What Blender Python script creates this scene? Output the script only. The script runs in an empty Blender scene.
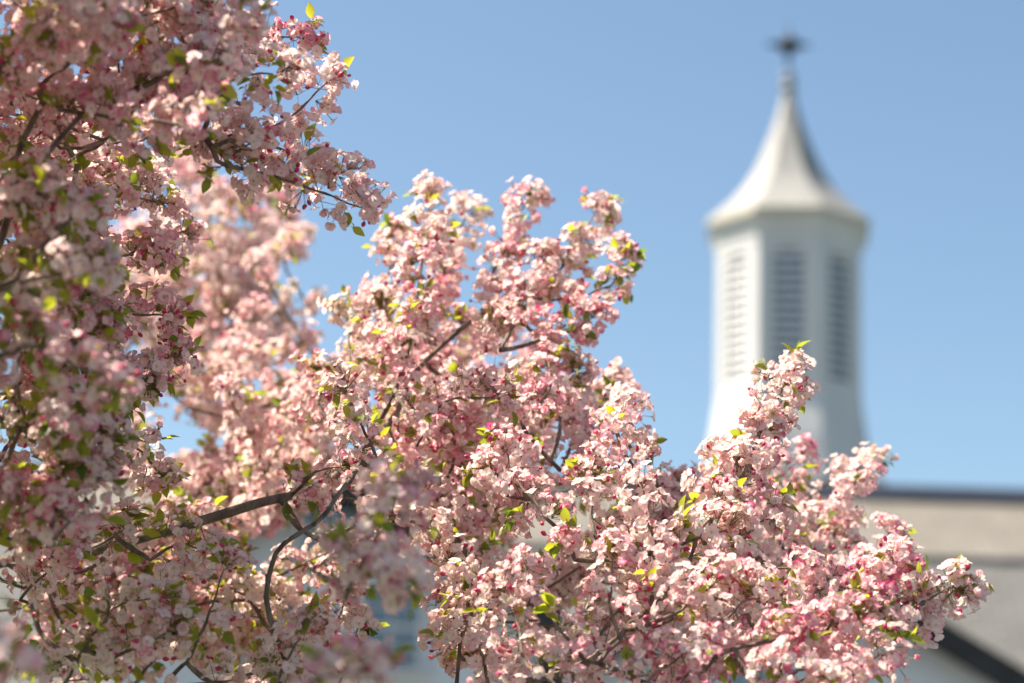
import bpy, math, random
import numpy as np
from mathutils import Vector, Matrix

R = math.radians
rng = np.random.default_rng(11)
random.seed(11)

# ------------------------------------------------------------------ camera
scene = bpy.context.scene
W, H = 1024, 683
LENS = 85.0
FPX = LENS / 36.0 * W
CAM = Vector((0.0, 0.0, 1.6))
PITCH, ROLL = R(14.0), R(1.7)
fwd = Vector((0, math.cos(PITCH), math.sin(PITCH)))
right0 = Vector((1, 0, 0))
up0 = Vector((0, -math.sin(PITCH), math.cos(PITCH)))
right = right0 * math.cos(ROLL) + up0 * math.sin(ROLL)
up = -right0 * math.sin(ROLL) + up0 * math.cos(ROLL)
cam_data = bpy.data.cameras.new('camera')
cam = bpy.data.objects.new('camera', cam_data)
scene.collection.objects.link(cam)
m = Matrix((right, up, -fwd)).transposed().to_4x4()
m.translation = CAM
cam.matrix_world = m
cam_data.lens = LENS
cam_data.sensor_width = 36.0
cam_data.clip_start = 0.1
cam_data.clip_end = 5000
cam_data.dof.use_dof = True
cam_data.dof.focus_distance = 4.97
cam_data.dof.aperture_fstop = 2.0
cam_data.dof.aperture_blades = 9
scene.camera = cam

# ------------------------------------------------------------------ sky, sun, exposure
SUN_EL, SUN_AZ = R(58.0), R(9.0)          # sun from the left, a little behind the scene
to_sun = Vector((-math.cos(SUN_EL) * math.cos(SUN_AZ), math.cos(SUN_EL) * math.sin(SUN_AZ), math.sin(SUN_EL)))
world = bpy.data.worlds.new('World')
scene.world = world
world.use_nodes = True
wt = world.node_tree
wt.nodes.clear()
sky = wt.nodes.new('ShaderNodeTexSky')
sky.sky_type = 'NISHITA'
sky.sun_disc = False
sky.sun_elevation = SUN_EL
sky.sun_rotation = math.atan2(to_sun.x, to_sun.y)
sky.altitude = 0.0
sky.air_density = 0.9
sky.dust_density = 1.0
sky.ozone_density = 0.7
bg = wt.nodes.new('ShaderNodeBackground')
bg.inputs['Strength'].default_value = 0.066
wo = wt.nodes.new('ShaderNodeOutputWorld')
wb = wt.nodes.new('ShaderNodeMix'); wb.data_type = 'RGBA'; wb.blend_type = 'MULTIPLY'
wb.inputs['Factor'].default_value = 1.0; wb.inputs['B'].default_value = (1.0, 1.07, 1.03, 1)      # white balance of the air
wt.links.new(sky.outputs[0], wb.inputs['A'])
wt.links.new(wb.outputs['Result'], bg.inputs[0])
wt.links.new(bg.outputs[0], wo.inputs[0])
sun_data = bpy.data.lights.new('sun', 'SUN')
sun_data.energy = 5.0
sun_data.angle = R(0.53)
sun_data.color = (1.0, 0.90, 0.76)
sun = bpy.data.objects.new('sun', sun_data)
scene.collection.objects.link(sun)
sun.rotation_euler = to_sun.to_track_quat('Z', 'Y').to_euler()
scene.view_settings.view_transform = 'Standard'
scene.view_settings.look = 'None'
scene.view_settings.exposure = 1.35
scene.view_settings.gamma = 1.0
scene.view_settings.use_curve_mapping = False
scene.cycles.use_denoising = True
scene.cycles.max_bounces = 14
scene.cycles.transmission_bounces = 12
scene.cycles.diffuse_bounces = 9
scene.cycles.sample_clamp_indirect = 10.0


# ------------------------------------------------------------------ helpers
def P(px, py, depth):
    """The point of the photograph's sight line (px, py) that lies depth metres away along +Y."""
    d = fwd + right * ((px - W / 2) / FPX) - up * ((py - H / 2) / FPX)
    return CAM + d * (depth / d.y)


def project(p):
    v = Vector(p) - CAM
    z = v.dot(fwd)
    if z < 0.1:
        return None
    return (W / 2 + FPX * v.dot(right) / z, H / 2 - FPX * v.dot(up) / z)


def link(o, parent=None):
    scene.collection.objects.link(o)
    if parent is not None:
        o.parent = parent
        o.matrix_parent_inverse = Matrix.Identity(4)
    return o


def tag(o, label=None, cat=None, kind=None, group=None):
    if label: o['label'] = label
    if cat: o['category'] = cat
    if kind: o['kind'] = kind
    if group: o['group'] = group
    return o


def empty(name, loc):
    o = bpy.data.objects.new(name, None)
    o.location = loc
    return link(o)


class MB:
    """Polygon collector; coordinates are world space, shifted to the parent's base on build."""
    def __init__(self):
        self.v, self.f, self.mi = [], [], []

    def poly(self, pts, mi=0):
        b = len(self.v)
        self.v += [tuple(p) for p in pts]
        self.f.append(list(range(b, b + len(pts))))
        self.mi.append(mi)

    def box(self, a, b, mi=0):
        (x0, y0, z0), (x1, y1, z1) = a, b
        c = [(x0, y0, z0), (x1, y0, z0), (x1, y1, z0), (x0, y1, z0), (x0, y0, z1), (x1, y0, z1), (x1, y1, z1), (x0, y1, z1)]
        self.hexa(c, mi)

    def hexa(self, c, mi=0):
        b = len(self.v)
        self.v += [tuple(p) for p in c]
        for q in ((0, 3, 2, 1), (4, 5, 6, 7), (0, 1, 5, 4), (1, 2, 6, 5), (2, 3, 7, 6), (3, 0, 4, 7)):
            self.f.append([b + i for i in q]); self.mi.append(mi)

    def slab(self, quad, t, mi=0):
        """A quad (top face, counter-clockwise seen from outside) thickened inwards by t."""
        q = [Vector(p) for p in quad]
        n = (q[1] - q[0]).cross(q[3] - q[0]).normalized()
        low = [p - n * t for p in q]
        self.hexa(low + q, mi)

    def lathe(self, prof, c, n, rot=0.0, mi=0, cap=True):
        """prof: (radius, z) from bottom to top round the vertical axis through c."""
        b = len(self.v)
        for r, z in prof:
            for k in range(n):
                a = rot + 2 * math.pi * k / n
                self.v.append((c[0] + r * math.cos(a), c[1] + r * math.sin(a), c[2] + z))
        for i in range(len(prof) - 1):
            for k in range(n):
                k2 = (k + 1) % n
                self.f.append([b + i * n + k, b + i * n + k2, b + (i + 1) * n + k2, b + (i + 1) * n + k]); self.mi.append(mi)
        if cap:
            self.f.append([b + k for k in range(n)][::-1]); self.mi.append(mi)
            e = b + (len(prof) - 1) * n
            self.f.append([e + k for k in range(n)]); self.mi.append(mi)

    def build(self, name, mats, parent=None, smooth=False, origin=None):
        me = bpy.data.meshes.new(name)
        off = Vector((0, 0, 0))
        if parent is not None:
            p = parent
            while p is not None:
                off += p.location; p = p.parent
        elif origin is not None:
            off = Vector(origin)
        me.from_pydata([tuple(Vector(v) - off) for v in self.v], [], self.f)
        mats = mats if isinstance(mats, (list, tuple)) else [mats]
        for mm in mats: me.materials.append(mm)
        me.polygons.foreach_set('material_index', self.mi)
        if smooth:
            me.polygons.foreach_set('use_smooth', [True] * len(me.polygons))
        me.update()
        o = bpy.data.objects.new(name, me)
        if parent is None and origin is not None:
            o.location = origin
        return link(o, parent)


# ------------------------------------------------------------------ materials
def new_mat(name):
    mt = bpy.data.materials.new(name)
    mt.use_nodes = True
    nt = mt.node_tree
    nt.nodes.clear()
    out = nt.nodes.new('ShaderNodeOutputMaterial')
    return mt, nt, out


def node(nt, kind, **kw):
    n = nt.nodes.new(kind)
    for k, v in kw.items():
        setattr(n, k, v)
    return n


def noisy(name, c1, c2, scale=4.0, rough=0.7, bump=0.0, stretch=(1, 1, 1), spec=0.4, detail=6):
    mt, nt, out = new_mat(name)
    tc = node(nt, 'ShaderNodeTexCoord')
    mp = node(nt, 'ShaderNodeMapping'); mp.inputs['Scale'].default_value = stretch
    nz = node(nt, 'ShaderNodeTexNoise'); nz.inputs['Scale'].default_value = scale; nz.inputs['Detail'].default_value = detail
    rp = node(nt, 'ShaderNodeValToRGB')
    rp.color_ramp.elements[0].position = 0.3; rp.color_ramp.elements[0].color = (*c1, 1)
    rp.color_ramp.elements[1].position = 0.7; rp.color_ramp.elements[1].color = (*c2, 1)
    b = node(nt, 'ShaderNodeBsdfPrincipled')
    b.inputs['Roughness'].default_value = rough
    b.inputs['Specular IOR Level'].default_value = spec
    L = nt.links.new
    L(tc.outputs['Object'], mp.inputs[0]); L(mp.outputs[0], nz.inputs[0]); L(nz.outputs[0], rp.inputs[0]); L(rp.outputs[0], b.inputs['Base Color'])
    if bump:
        bp = node(nt, 'ShaderNodeBump'); bp.inputs['Strength'].default_value = bump; bp.inputs['Distance'].default_value = 0.02
        L(nz.outputs[0], bp.inputs['Height']); L(bp.outputs[0], b.inputs['Normal'])
    L(b.outputs[0], out.inputs[0])
    return mt


def shingle_mat(name, c1, c2, rows=0.16):
    """Asphalt shingles: courses and tabs of slightly different greys (object space, u along x, v up the slope)."""
    mt, nt, out = new_mat(name)
    tc = node(nt, 'ShaderNodeTexCoord')
    sep = node(nt, 'ShaderNodeSeparateXYZ')
    vv = node(nt, 'ShaderNodeMath', operation='ADD')
    cmb = node(nt, 'ShaderNodeCombineXYZ')
    br = node(nt, 'ShaderNodeTexBrick')
    br.inputs['Color1'].default_value = (*c1, 1); br.inputs['Color2'].default_value = (*c2, 1)
    br.inputs['Mortar'].default_value = (c1[0] * 0.55, c1[1] * 0.55, c1[2] * 0.55, 1)
    br.inputs['Scale'].default_value = 1.0
    br.inputs['Mortar Size'].default_value = 0.018
    br.inputs['Brick Width'].default_value = 0.32
    br.inputs['Row Height'].default_value = rows
    nz = node(nt, 'ShaderNodeTexNoise'); nz.inputs['Scale'].default_value = 1.3; nz.inputs['Detail'].default_value = 8
    mx = node(nt, 'ShaderNodeMix', data_type='RGBA', blend_type='MULTIPLY'); mx.inputs['Factor'].default_value = 0.6
    rp = node(nt, 'ShaderNodeValToRGB')
    rp.color_ramp.elements[0].position = 0.3; rp.color_ramp.elements[0].color = (0.7, 0.7, 0.7, 1)
    rp.color_ramp.elements[1].position = 0.7; rp.color_ramp.elements[1].color = (1.1, 1.1, 1.1, 1)
    b = node(nt, 'ShaderNodeBsdfPrincipled'); b.inputs['Roughness'].default_value = 0.85
    L = nt.links.new
    L(tc.outputs['Object'], sep.inputs[0])
    L(sep.outputs['Y'], vv.inputs[0]); L(sep.outputs['Z'], vv.inputs[1])
    L(sep.outputs['X'], cmb.inputs['X']); L(vv.outputs[0], cmb.inputs['Y'])
    L(cmb.outputs[0], br.inputs['Vector']); L(tc.outputs['Object'], nz.inputs['Vector'])
    L(nz.outputs[0], rp.inputs[0]); L(br.outputs[0], mx.inputs['A']); L(rp.outputs[0], mx.inputs['B'])
    L(mx.outputs['Result'], b.inputs['Base Color']); L(b.outputs[0], out.inputs[0])
    return mt


def petal_mat():
    mt, nt, out = new_mat('petal')
    L = nt.links.new
    at = node(nt, 'ShaderNodeAttribute', attribute_name='tint')
    sep = node(nt, 'ShaderNodeSeparateColor')
    L(at.outputs['Color'], sep.inputs[0])
    geo = node(nt, 'ShaderNodeNewGeometry')
    # pinkness: blossom's own tone + darker rim of the petal + pinker outside
    e = node(nt, 'ShaderNodeMath', operation='POWER'); L(sep.outputs['Green'], e.inputs[0]); e.inputs[1].default_value = 2.2
    a1 = node(nt, 'ShaderNodeMath', operation='MULTIPLY_ADD'); L(e.outputs[0], a1.inputs[0]); a1.inputs[1].default_value = 0.42; L(sep.outputs['Red'], a1.inputs[2])
    a2 = node(nt, 'ShaderNodeMath', operation='MULTIPLY_ADD'); L(geo.outputs['Backfacing'], a2.inputs[0]); a2.inputs[1].default_value = 0.12; L(a1.outputs[0], a2.inputs[2])
    tc = node(nt, 'ShaderNodeTexCoord')
    nz = node(nt, 'ShaderNodeTexNoise'); nz.inputs['Scale'].default_value = 90.0; nz.inputs['Detail'].default_value = 3
    L(tc.outputs['Object'], nz.inputs['Vector'])
    a3 = node(nt, 'ShaderNodeMath', operation='MULTIPLY_ADD'); L(nz.outputs[0], a3.inputs[0]); a3.inputs[1].default_value = 0.30; L(a2.outputs[0], a3.inputs[2])
    a4 = node(nt, 'ShaderNodeMath', operation='SUBTRACT'); L(a3.outputs[0], a4.inputs[0]); a4.inputs[1].default_value = 0.15
    rp = node(nt, 'ShaderNodeValToRGB')
    el = rp.color_ramp.elements
    el[0].position = 0.0; el[0].color = (0.94, 0.87, 0.80, 1)
    el[1].position = 1.0; el[1].color = (0.74, 0.15, 0.30, 1)
    x = el.new(0.35); x.color = (0.93, 0.78, 0.74, 1)
    x = el.new(0.65); x.color = (0.90, 0.60, 0.64, 1)
    L(a4.outputs[0], rp.inputs[0])
    d = node(nt, 'ShaderNodeBsdfDiffuse'); t = node(nt, 'ShaderNodeBsdfTranslucent'); g = node(nt, 'ShaderNodeBsdfGlossy')
    g.inputs['Roughness'].default_value = 0.45
    L(rp.outputs[0], d.inputs[0])
    hs = node(nt, 'ShaderNodeHueSaturation'); hs.inputs['Saturation'].default_value = 1.15
    L(rp.outputs[0], hs.inputs['Color']); L(hs.outputs[0], t.inputs[0])
    m1 = node(nt, 'ShaderNodeMixShader'); m1.inputs[0].default_value = 0.55
    m2 = node(nt, 'ShaderNodeMixShader'); m2.inputs[0].default_value = 0.03
    L(d.outputs[0], m1.inputs[1]); L(t.outputs[0], m1.inputs[2])
    L(m1.outputs[0], m2.inputs[1]); L(g.outputs[0], m2.inputs[2]); L(m2.outputs[0], out.inputs[0])
    return mt


def leaf_mat():
    mt, nt, out = new_mat('leaf')
    L = nt.links.new
    at = node(nt, 'ShaderNodeAttribute', attribute_name='tint')
    sep = node(nt, 'ShaderNodeSeparateColor'); L(at.outputs['Color'], sep.inputs[0])
    r1 = node(nt, 'ShaderNodeValToRGB')
    r1.color_ramp.elements[0].color = (0.045, 0.085, 0.018, 1); r1.color_ramp.elements[1].color = (0.16, 0.21, 0.03, 1)
    r2 = node(nt, 'ShaderNodeValToRGB')
    r2.color_ramp.elements[0].color = (0.20, 0.33, 0.02, 1); r2.color_ramp.elements[1].color = (0.74, 0.72, 0.05, 1)
    L(sep.outputs['Red'], r1.inputs[0]); L(sep.outputs['Red'], r2.inputs[0])
    d = node(nt, 'ShaderNodeBsdfPrincipled'); d.inputs['Roughness'].default_value = 0.42
    t = node(nt, 'ShaderNodeBsdfTranslucent')
    L(r1.outputs[0], d.inputs['Base Color']); L(r2.outputs[0], t.inputs[0])
    m1 = node(nt, 'ShaderNodeMixShader'); m1.inputs[0].default_value = 0.45
    L(d.outputs[0], m1.inputs[1]); L(t.outputs[0], m1.inputs[2]); L(m1.outputs[0], out.inputs[0])
    return mt


def plain(name, col, rough=0.5, trans=None):
    mt, nt, out = new_mat(name)
    b = node(nt, 'ShaderNodeBsdfPrincipled')
    at = node(nt, 'ShaderNodeTexCoord'); nz = node(nt, 'ShaderNodeTexNoise'); nz.inputs['Scale'].default_value = 60
    rp = node(nt, 'ShaderNodeValToRGB')
    rp.color_ramp.elements[0].color = tuple(c * 0.75 for c in col) + (1,)
    rp.color_ramp.elements[1].color = tuple(min(1, c * 1.25) for c in col) + (1,)
    L = nt.links.new
    L(at.outputs['Object'], nz.inputs['Vector']); L(nz.outputs[0], rp.inputs[0]); L(rp.outputs[0], b.inputs['Base Color'])
    b.inputs['Roughness'].default_value = rough
    L(b.outputs[0], out.inputs[0])
    return mt


M = {
    'white': noisy('white_paint', (0.55, 0.545, 0.54), (0.64, 0.636, 0.63), 1.6, 0.5, stretch=(1, 1, 0.25)),
    'cream': noisy('cream_trim', (0.46, 0.42, 0.33), (0.54, 0.50, 0.41), 2.0, 0.5),
    'spire': noisy('spire_shingle', (0.23, 0.225, 0.215), (0.33, 0.325, 0.315), 3.0, 0.6, stretch=(1, 1, 2.5)),
    'louvre': noisy('louvre_paint', (0.66, 0.665, 0.67), (0.74, 0.745, 0.75), 3.0, 0.6),
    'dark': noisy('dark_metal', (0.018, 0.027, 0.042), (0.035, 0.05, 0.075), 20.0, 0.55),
    'lead': noisy('lead_grey', (0.20, 0.21, 0.23), (0.30, 0.31, 0.33), 8.0, 0.5),
    'roof_a': shingle_mat('roof_shingle', (0.165, 0.150, 0.128), (0.225, 0.205, 0.178)),
    'roof_b': shingle_mat('roof_shingle_grey', (0.165, 0.160, 0.152), (0.225, 0.22, 0.21), 0.13),
    'ridge': noisy('ridge_cap', (0.018, 0.028, 0.05), (0.03, 0.042, 0.07), 4.0, 0.6),
    'rake': noisy('rake_dark', (0.02, 0.018, 0.016), (0.035, 0.031, 0.028), 3.0, 0.6),  # one brown-black tone for rake boards, soffit and gutter
    'siding': noisy('white_clapboard', (0.62, 0.62, 0.625), (0.72, 0.72, 0.725), 1.5, 0.6, stretch=(0.3, 1, 2)),
    'bark': noisy('bark', (0.07, 0.048, 0.036), (0.26, 0.20, 0.155), 45.0, 0.85, bump=0.6, stretch=(1, 1, 0.4)),
    'lawn': noisy('lawn_grass', (0.03, 0.05, 0.015), (0.06, 0.085, 0.03), 1.2, 0.9, detail=10),
    'bounce_slab': noisy('bounce_paving', (0.10, 0.10, 0.10), (0.15, 0.148, 0.145), 1.0, 0.85, detail=10),  # grey chosen for how much sunlight it bounces up
    'stone': noisy('foundation_stone', (0.22, 0.21, 0.19), (0.36, 0.34, 0.31), 3.0, 0.85, bump=0.3),
    'petal': petal_mat(),
    'leaf': leaf_mat(),
    'stamen': plain('stamen', (0.72, 0.58, 0.20), 0.6),
    'stalk': plain('stalk', (0.16, 0.12, 0.05), 0.6),
    'bud': plain('bud', (0.50, 0.025, 0.10), 0.45),
}
mt, nt, out = new_mat('window_glass')
b = node(nt, 'ShaderNodeBsdfPrincipled')
nz = node(nt, 'ShaderNodeTexNoise'); nz.inputs['Scale'].default_value = 1.1
bp = node(nt, 'ShaderNodeBump'); bp.inputs['Strength'].default_value = 0.05
nt.links.new(nz.outputs[0], bp.inputs['Height']); nt.links.new(bp.outputs[0], b.inputs['Normal'])
b.inputs['Base Color'].default_value = (0.02, 0.05, 0.09, 1); b.inputs['Roughness'].default_value = 0.04
b.inputs['Specular IOR Level'].default_value = 1.0; b.inputs['IOR'].default_value = 1.7
nt.links.new(b.outputs[0], out.inputs[0])
M['glass'] = mt

# ------------------------------------------------------------------ ground
g = MB()
g.poly([(-600, -600, 0), (600, -600, 0), (600, 2400, 0), (-600, 2400, 0)])
tag(g.build('ground', M['lawn']), kind='structure')
g = MB(); g.box((-40, 9, .004), (40, 26.5, .06)); g.box((-.7, -30, .004), (40, 8.99, .06));  # unseen slabs, added to bounce sunlight onto the wall and blossoms
tag(g.build('bounce_pavement', M['bounce_slab']), kind='structure')

# ------------------------------------------------------------------ building
RY = 36.0                                   # the ridge and the cupola stand 36 m away
ridge = P(950, 500, RY)
RZ = ridge.z
bx0, bx1 = -13.0, 17.0
d1 = 2.9; z1 = RZ - d1 * math.tan(R(25.0))          # gambrel break
d2 = d1 + 2.2; z2 = z1 - 2.2 * math.tan(R(50.0))    # eave
base_pt = Vector(((bx0 + bx1) / 2, RY, 0))
hall = empty('hall', base_pt)
tag(hall, 'white clapboard hall with grey shingled gambrel roof and two front gables, behind the blossoms', 'building')
w = MB()
w.poly([(bx0, RY - d2 + .4, 0.4), (bx1, RY - d2 + .4, 0.4), (bx1, RY - d2 + .4, z2), (bx0, RY - d2 + .4, z2)])
w.poly([(bx1, RY + d2 - .4, 0.4), (bx0, RY + d2 - .4, 0.4), (bx0, RY + d2 - .4, z2), (bx1, RY + d2 - .4, z2)])
for x, s in ((bx0 + .15, -1), (bx1 - .15, 1)):
    e = [(x, RY - d2 + .4, 0.4), (x, RY + d2 - .4, 0.4), (x, RY + d2 - .4, z2), (x, RY + d1, z1 - .15), (x, RY, RZ - .15), (x, RY - d1, z1 - .15), (x, RY - d2 + .4, z2)]
    w.poly(e if s > 0 else e[::-1])
w.build('wall', M['siding'], hall)
f = MB(); f.box((bx0 + .05, RY - d2 + .3, 0.0), (bx1 - .05, RY + d2 - .3, 0.4)); f.build('foundation', M['stone'], hall)
r = MB()
r.slab([(bx0, RY - d1, z1), (bx1, RY - d1, z1), (bx1, RY, RZ), (bx0, RY, RZ)], .12, 0)
r.slab([(bx1, RY + d1, z1), (bx0, RY + d1, z1), (bx0, RY + .003, RZ), (bx1, RY + .003, RZ)], .12, 0)
r.slab([(bx0, RY - d2, z2), (bx1, RY - d2, z2), (bx1, RY - d1 - .003, z1 - .01), (bx0, RY - d1 - .003, z1 - .01)], .12, 1)
r.slab([(bx1, RY + d2, z2), (bx0, RY + d2, z2), (bx0, RY + d1 + .003, z1 - .01), (bx1, RY + d1 + .003, z1 - .01)], .12, 1)
roof = r.build('roof', [M['roof_a'], M['roof_b']], hall)
rc = MB()
rc.hexa([(bx0 - .05, RY - .24, RZ - .04), (bx1 + .05, RY - .24, RZ - .04), (bx1 + .05, RY + .24, RZ - .04), (bx0 - .05, RY + .24, RZ - .04),
         (bx0 - .05, RY - .10, RZ + .19), (bx1 + .05, RY - .10, RZ + .19), (bx1 + .05, RY + .10, RZ + .19), (bx0 - .05, RY + .10, RZ + .19)])
rc.build('ridge_cap', M['ridge'], roof)
tr = MB()
tr.box((bx0 - .02, RY - d1 - .07, z1 - .10), (bx1 + .02, RY - d1 + .02, z1 + .015))
tr.build('break_trim', M['roof_b'], roof)
ch_eave = MB(); ch_eave.box((bx0 - .02, RY - d2 - .14, z2 - .12), (bx1 + .02, RY - d2 - .01, z2 + .03)); ch_eave.build('gutter', M['rake'], roof)


def window(x0, x1, z0, z1w, y, parent):
    """Double-hung sash window standing on a wall face at y (facing -Y)."""
    fr = MB()
    t = .09
    fr.box((x0 - t, y - .07, z0), (x0, y + .02, z1w)); fr.box((x1, y - .07, z0), (x1 + t, y + .02, z1w))
    fr.box((x0 - t - .03, y - .09, z1w), (x1 + t + .03, y + .02, z1w + t * 1.4))
    mz = (z0 + z1w) / 2
    fr.box((x0, y - .05, mz - .03), (x1, y + .01, mz + .03))
    n = 2
    for k in range(1, n):
        xx = x0 + (x1 - x0) * k / n
        fr.box((xx - .012, y - .03, z0), (xx + .012, y + .008, mz - .03)); fr.box((xx - .012, y - .03, mz + .03), (xx + .012, y + .008, z1w))
    for zz in ((z0 + mz) / 2, (mz + z1w) / 2):
        fr.box((x0, y - .027, zz - .012), (x1, y + .006, zz + .012))
    wf = fr.build('window', M['white'], parent)
    gl = MB(); gl.box((x0, y - .018, z0 + .002), (x1, y - .006, z1w - .002)); gl.build('pane', M['glass'], wf)
    si = MB(); si.box((x0 - t - .05, y - .14, z0 - .07), (x1 + t + .05, y + .02, z0 - .002)); si.build('sill', M['white'], wf)


def gable(apx, apy, Y, half, wins):
    """A wing with a gabled front at depth Y; apex at sight line (apx, apy)."""
    a = P(apx, apy, Y)
    sl = math.tan(R(30.0))
    ez = a.z - half * sl
    ov = .38
    yb = RY - 1.5
    wing = MB()
    xi = half - .3
    wy = Y + ov
    # clapboards: each course leans out a little at its lower edge
    z = .4
    c = .14
    while z < a.z - .3:
        zt = min(z + c, a.z - .25)
        def hw(zz): return max(.02, min(xi, (a.z - .2 - zz) / sl))
        h0, h1 = hw(z), hw(zt)
        wing.poly([(a.x - h0, wy - .028, z), (a.x + h0, wy - .028, z), (a.x + h1, wy, zt), (a.x - h1, wy, zt)])
        wing.poly([(a.x - h0, wy, z), (a.x + h0, wy, z), (a.x + h0, wy - .028, z), (a.x - h0, wy - .028, z)])
        z += c
    for s in (-1, 1):
        x = a.x + s * xi
        q = [(x, wy, .4), (x, yb, .4), (x, yb, ez + .1), (x, wy, ez + .1)]
        wing.poly(q if s > 0 else q[::-1])
    wg = wing.build('gable_wall', M['siding'], hall)
    fo = MB(); fo.box((a.x - xi - .06, wy - .08, 0), (a.x + xi + .06, RY - d2 + .28, .398)); fo.build('foundation', M['stone'], hall)
    rf = MB()
    for s in (-1, 1):
        q = [(a.x + s * half, Y, ez), (a.x + s * half, yb, ez), (a.x + s * .002, yb, a.z), (a.x + s * .002, Y, a.z)]
        rf.slab(q if s > 0 else q[::-1], .10)
    gr = rf.build('gable_roof', M['roof_b'], hall)
    # dark rake boards with returned soffit
    rk = MB()
    dz = .40
    for s in (-1, 1):
        x1_, x0_ = a.x + s * (half + .03), a.x
        za, zb = a.z + .02, ez - .03 * sl + .02
        y0, y1 = Y - .06, Y - .004
        c8 = [(x0_, y0, za - dz), (x1_, y0, zb - dz), (x1_, y1, zb - dz), (x0_, y1, za - dz), (x0_, y0, za), (x1_, y0, zb), (x1_, y1, zb), (x0_, y1, za)]
        rk.hexa(c8)
        # soffit boards under the overhang
        c8 = [(x0_, Y, za - .20), (x1_, Y, zb - .20), (x1_, wy, zb - .20), (x0_, wy, za - .20), (x0_, Y, za - .155), (x1_, Y, zb - .155), (x1_, wy, zb - .155), (x0_, wy, za - .155)]
        rk.hexa(c8)
    rk.build('rake_board', M['rake'], gr)
    for (px0, px1, py0, py1) in wins:
        A = P(px0, py1, wy); B = P(px1, py0, wy)
        window(A.x, B.x, A.z, B.z, wy - .03, wg)
    return a


GY = 29.0
gable(790, 531, GY, 240 / FPX * GY * 1.0, [(728, 768, 622, 700), (812, 852, 622, 700)])
gable(330, 464, GY, 240 / FPX * GY * 1.0, [(362, 420, 588, 668), (301, 359, 500, 560), (240, 298, 586, 666)])

# ------------------------------------------------------------------ cupola (part of the hall's roof, a piece of its own)
CY = 46.0                                   # it rides on the ridge of an added rear block, ten metres behind the front ridge
cc = P(788, 500, CY)
CX = cc.x
def zpx(y): return P(788, y, CY).z
PXM = CY / FPX / math.cos(R(14)) * 1.0                     # metres per picture pixel at the cupola
RZ2 = RZ + .95  # unseen rear block, added so the cupola's shadow misses the front roof
zb = RZ2 - .05
rw0, rw1, rd = CX - 7.0, CX + 6.0, 4.6
re_ = RZ2 - rd * math.tan(R(30))
w = MB()
w.box((rw0 + .3, CY - rd + .4, .4), (rw1 - .3, CY + rd - .4, re_ + .15))
for x, s_ in ((rw0 + .3, -1), (rw1 - .3, 1)):
    e = [(x, CY - rd + .4, re_ + .15), (x, CY + rd - .4, re_ + .15), (x, CY, RZ2 - .15)]
    w.poly(e if s_ > 0 else e[::-1])
w.build('added_rear_wall', M['siding'], hall)
f = MB(); f.box((rw0 + .2, RY + d2 - .28, 0), (rw1 - .2, CY + rd - .3, .398)); f.build('added_rear_foundation', M['stone'], hall)
r = MB()
r.slab([(rw0, CY - rd, re_), (rw1, CY - rd, re_), (rw1, CY, RZ2), (rw0, CY, RZ2)], .12, 0)
r.slab([(rw1, CY + rd, re_), (rw0, CY + rd, re_), (rw0, CY + .003, RZ2), (rw1, CY + .003, RZ2)], .12, 0)
r.build('added_rear_roof', M['roof_a'], hall)
cup = empty('cupola', (CX, CY, zb))
tag(cup, 'white octagonal cupola with louvred openings and flared pointed roof on the hall ridge', 'cupola')
YAW = .113                                  # the drum's front face is turned towards the street
O8 = math.pi / 8
def prof(rows): return [(rp * PXM / math.cos(O8) * .985, zpx(y) - zb) for rp, y in rows]
c = MB()
zs = zpx(497) - zb
hw = 80 * PXM
c.box((CX - hw, CY - hw, zb - 1.0), (CX + hw, CY + hw, zb + zs))
c.build('pedestal', M['white'], cup)
c = MB(); c.box((CX - hw - .06, CY - hw - .06, zb + zs + .002), (CX + hw + .06, CY + hw + .06, zb + zs + .09)); c.build('pedestal_cap', M['cream'], cup)
c = MB(); c.lathe(prof([(83, 494), (80.5, 470), (79, 451), (77.5, 440), (75.5, 427), (73.6, 414), (72.6, 402)]), (CX, CY, zb), 8, O8 - YAW); c.build('flared_base', M['white'], cup)

# drum: eight faces, each a wall with an arched opening and a louvre panel behind it
ap = 71.5 * PXM
side = 2 * ap * math.tan(O8)
z_lo, z_hi = zpx(403), zpx(256)
ow = side * .33                       # opening half width *2 = .52 of side
oz0 = zpx(396); oz1 = zpx(267) - ow * .37
drum = MB()
faces8 = []
for k in range(8):
    a = -math.pi / 2 - YAW + k * math.pi / 4
    n = Vector((math.cos(a), math.sin(a), 0)); t = Vector((-math.sin(a), math.cos(a), 0))
    o = Vector((CX, CY, 0)) + n * ap
    def q(u, z, dep=0.0, o=o, t=t, n=n): return o + t * u - n * dep + Vector((0, 0, z))
    hs = side / 2
    h = ow * .78
    drum.poly([q(-hs, z_lo), q(-h, z_lo), q(-h, z_hi), q(-hs, z_hi)])
    drum.poly([q(h, z_lo), q(hs, z_lo), q(hs, z_hi), q(h, z_hi)])
    drum.poly([q(-h, z_lo), q(h, z_lo), q(h, oz0), q(-h, oz0)])
    arc = [(h * math.cos(th), oz1 + h * math.sin(th) * .45) for th in np.linspace(0, math.pi, 13)]
    for i in range(12):
        (u0, w0), (u1, w1) = arc[i], arc[i + 1]
        drum.poly([q(u1, w1), q(u0, w0), q(u0, z_hi), q(u1, z_hi)])
        drum.poly([q(u0, w0), q(u1, w1), q(u1, w1, .16), q(u0, w0, .16)])
    for s in (-1, 1):
        drum.poly([q(s * h, oz0), q(s * h, oz1), q(s * h, oz1, .16), q(s * h, oz0, .16)])
    drum.poly([q(-h, oz0), q(h, oz0), q(h, oz0, .16), q(-h, oz0, .16)])
    faces8.append((q, h))
dr = drum.build('drum', M['white'], cup)
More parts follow.
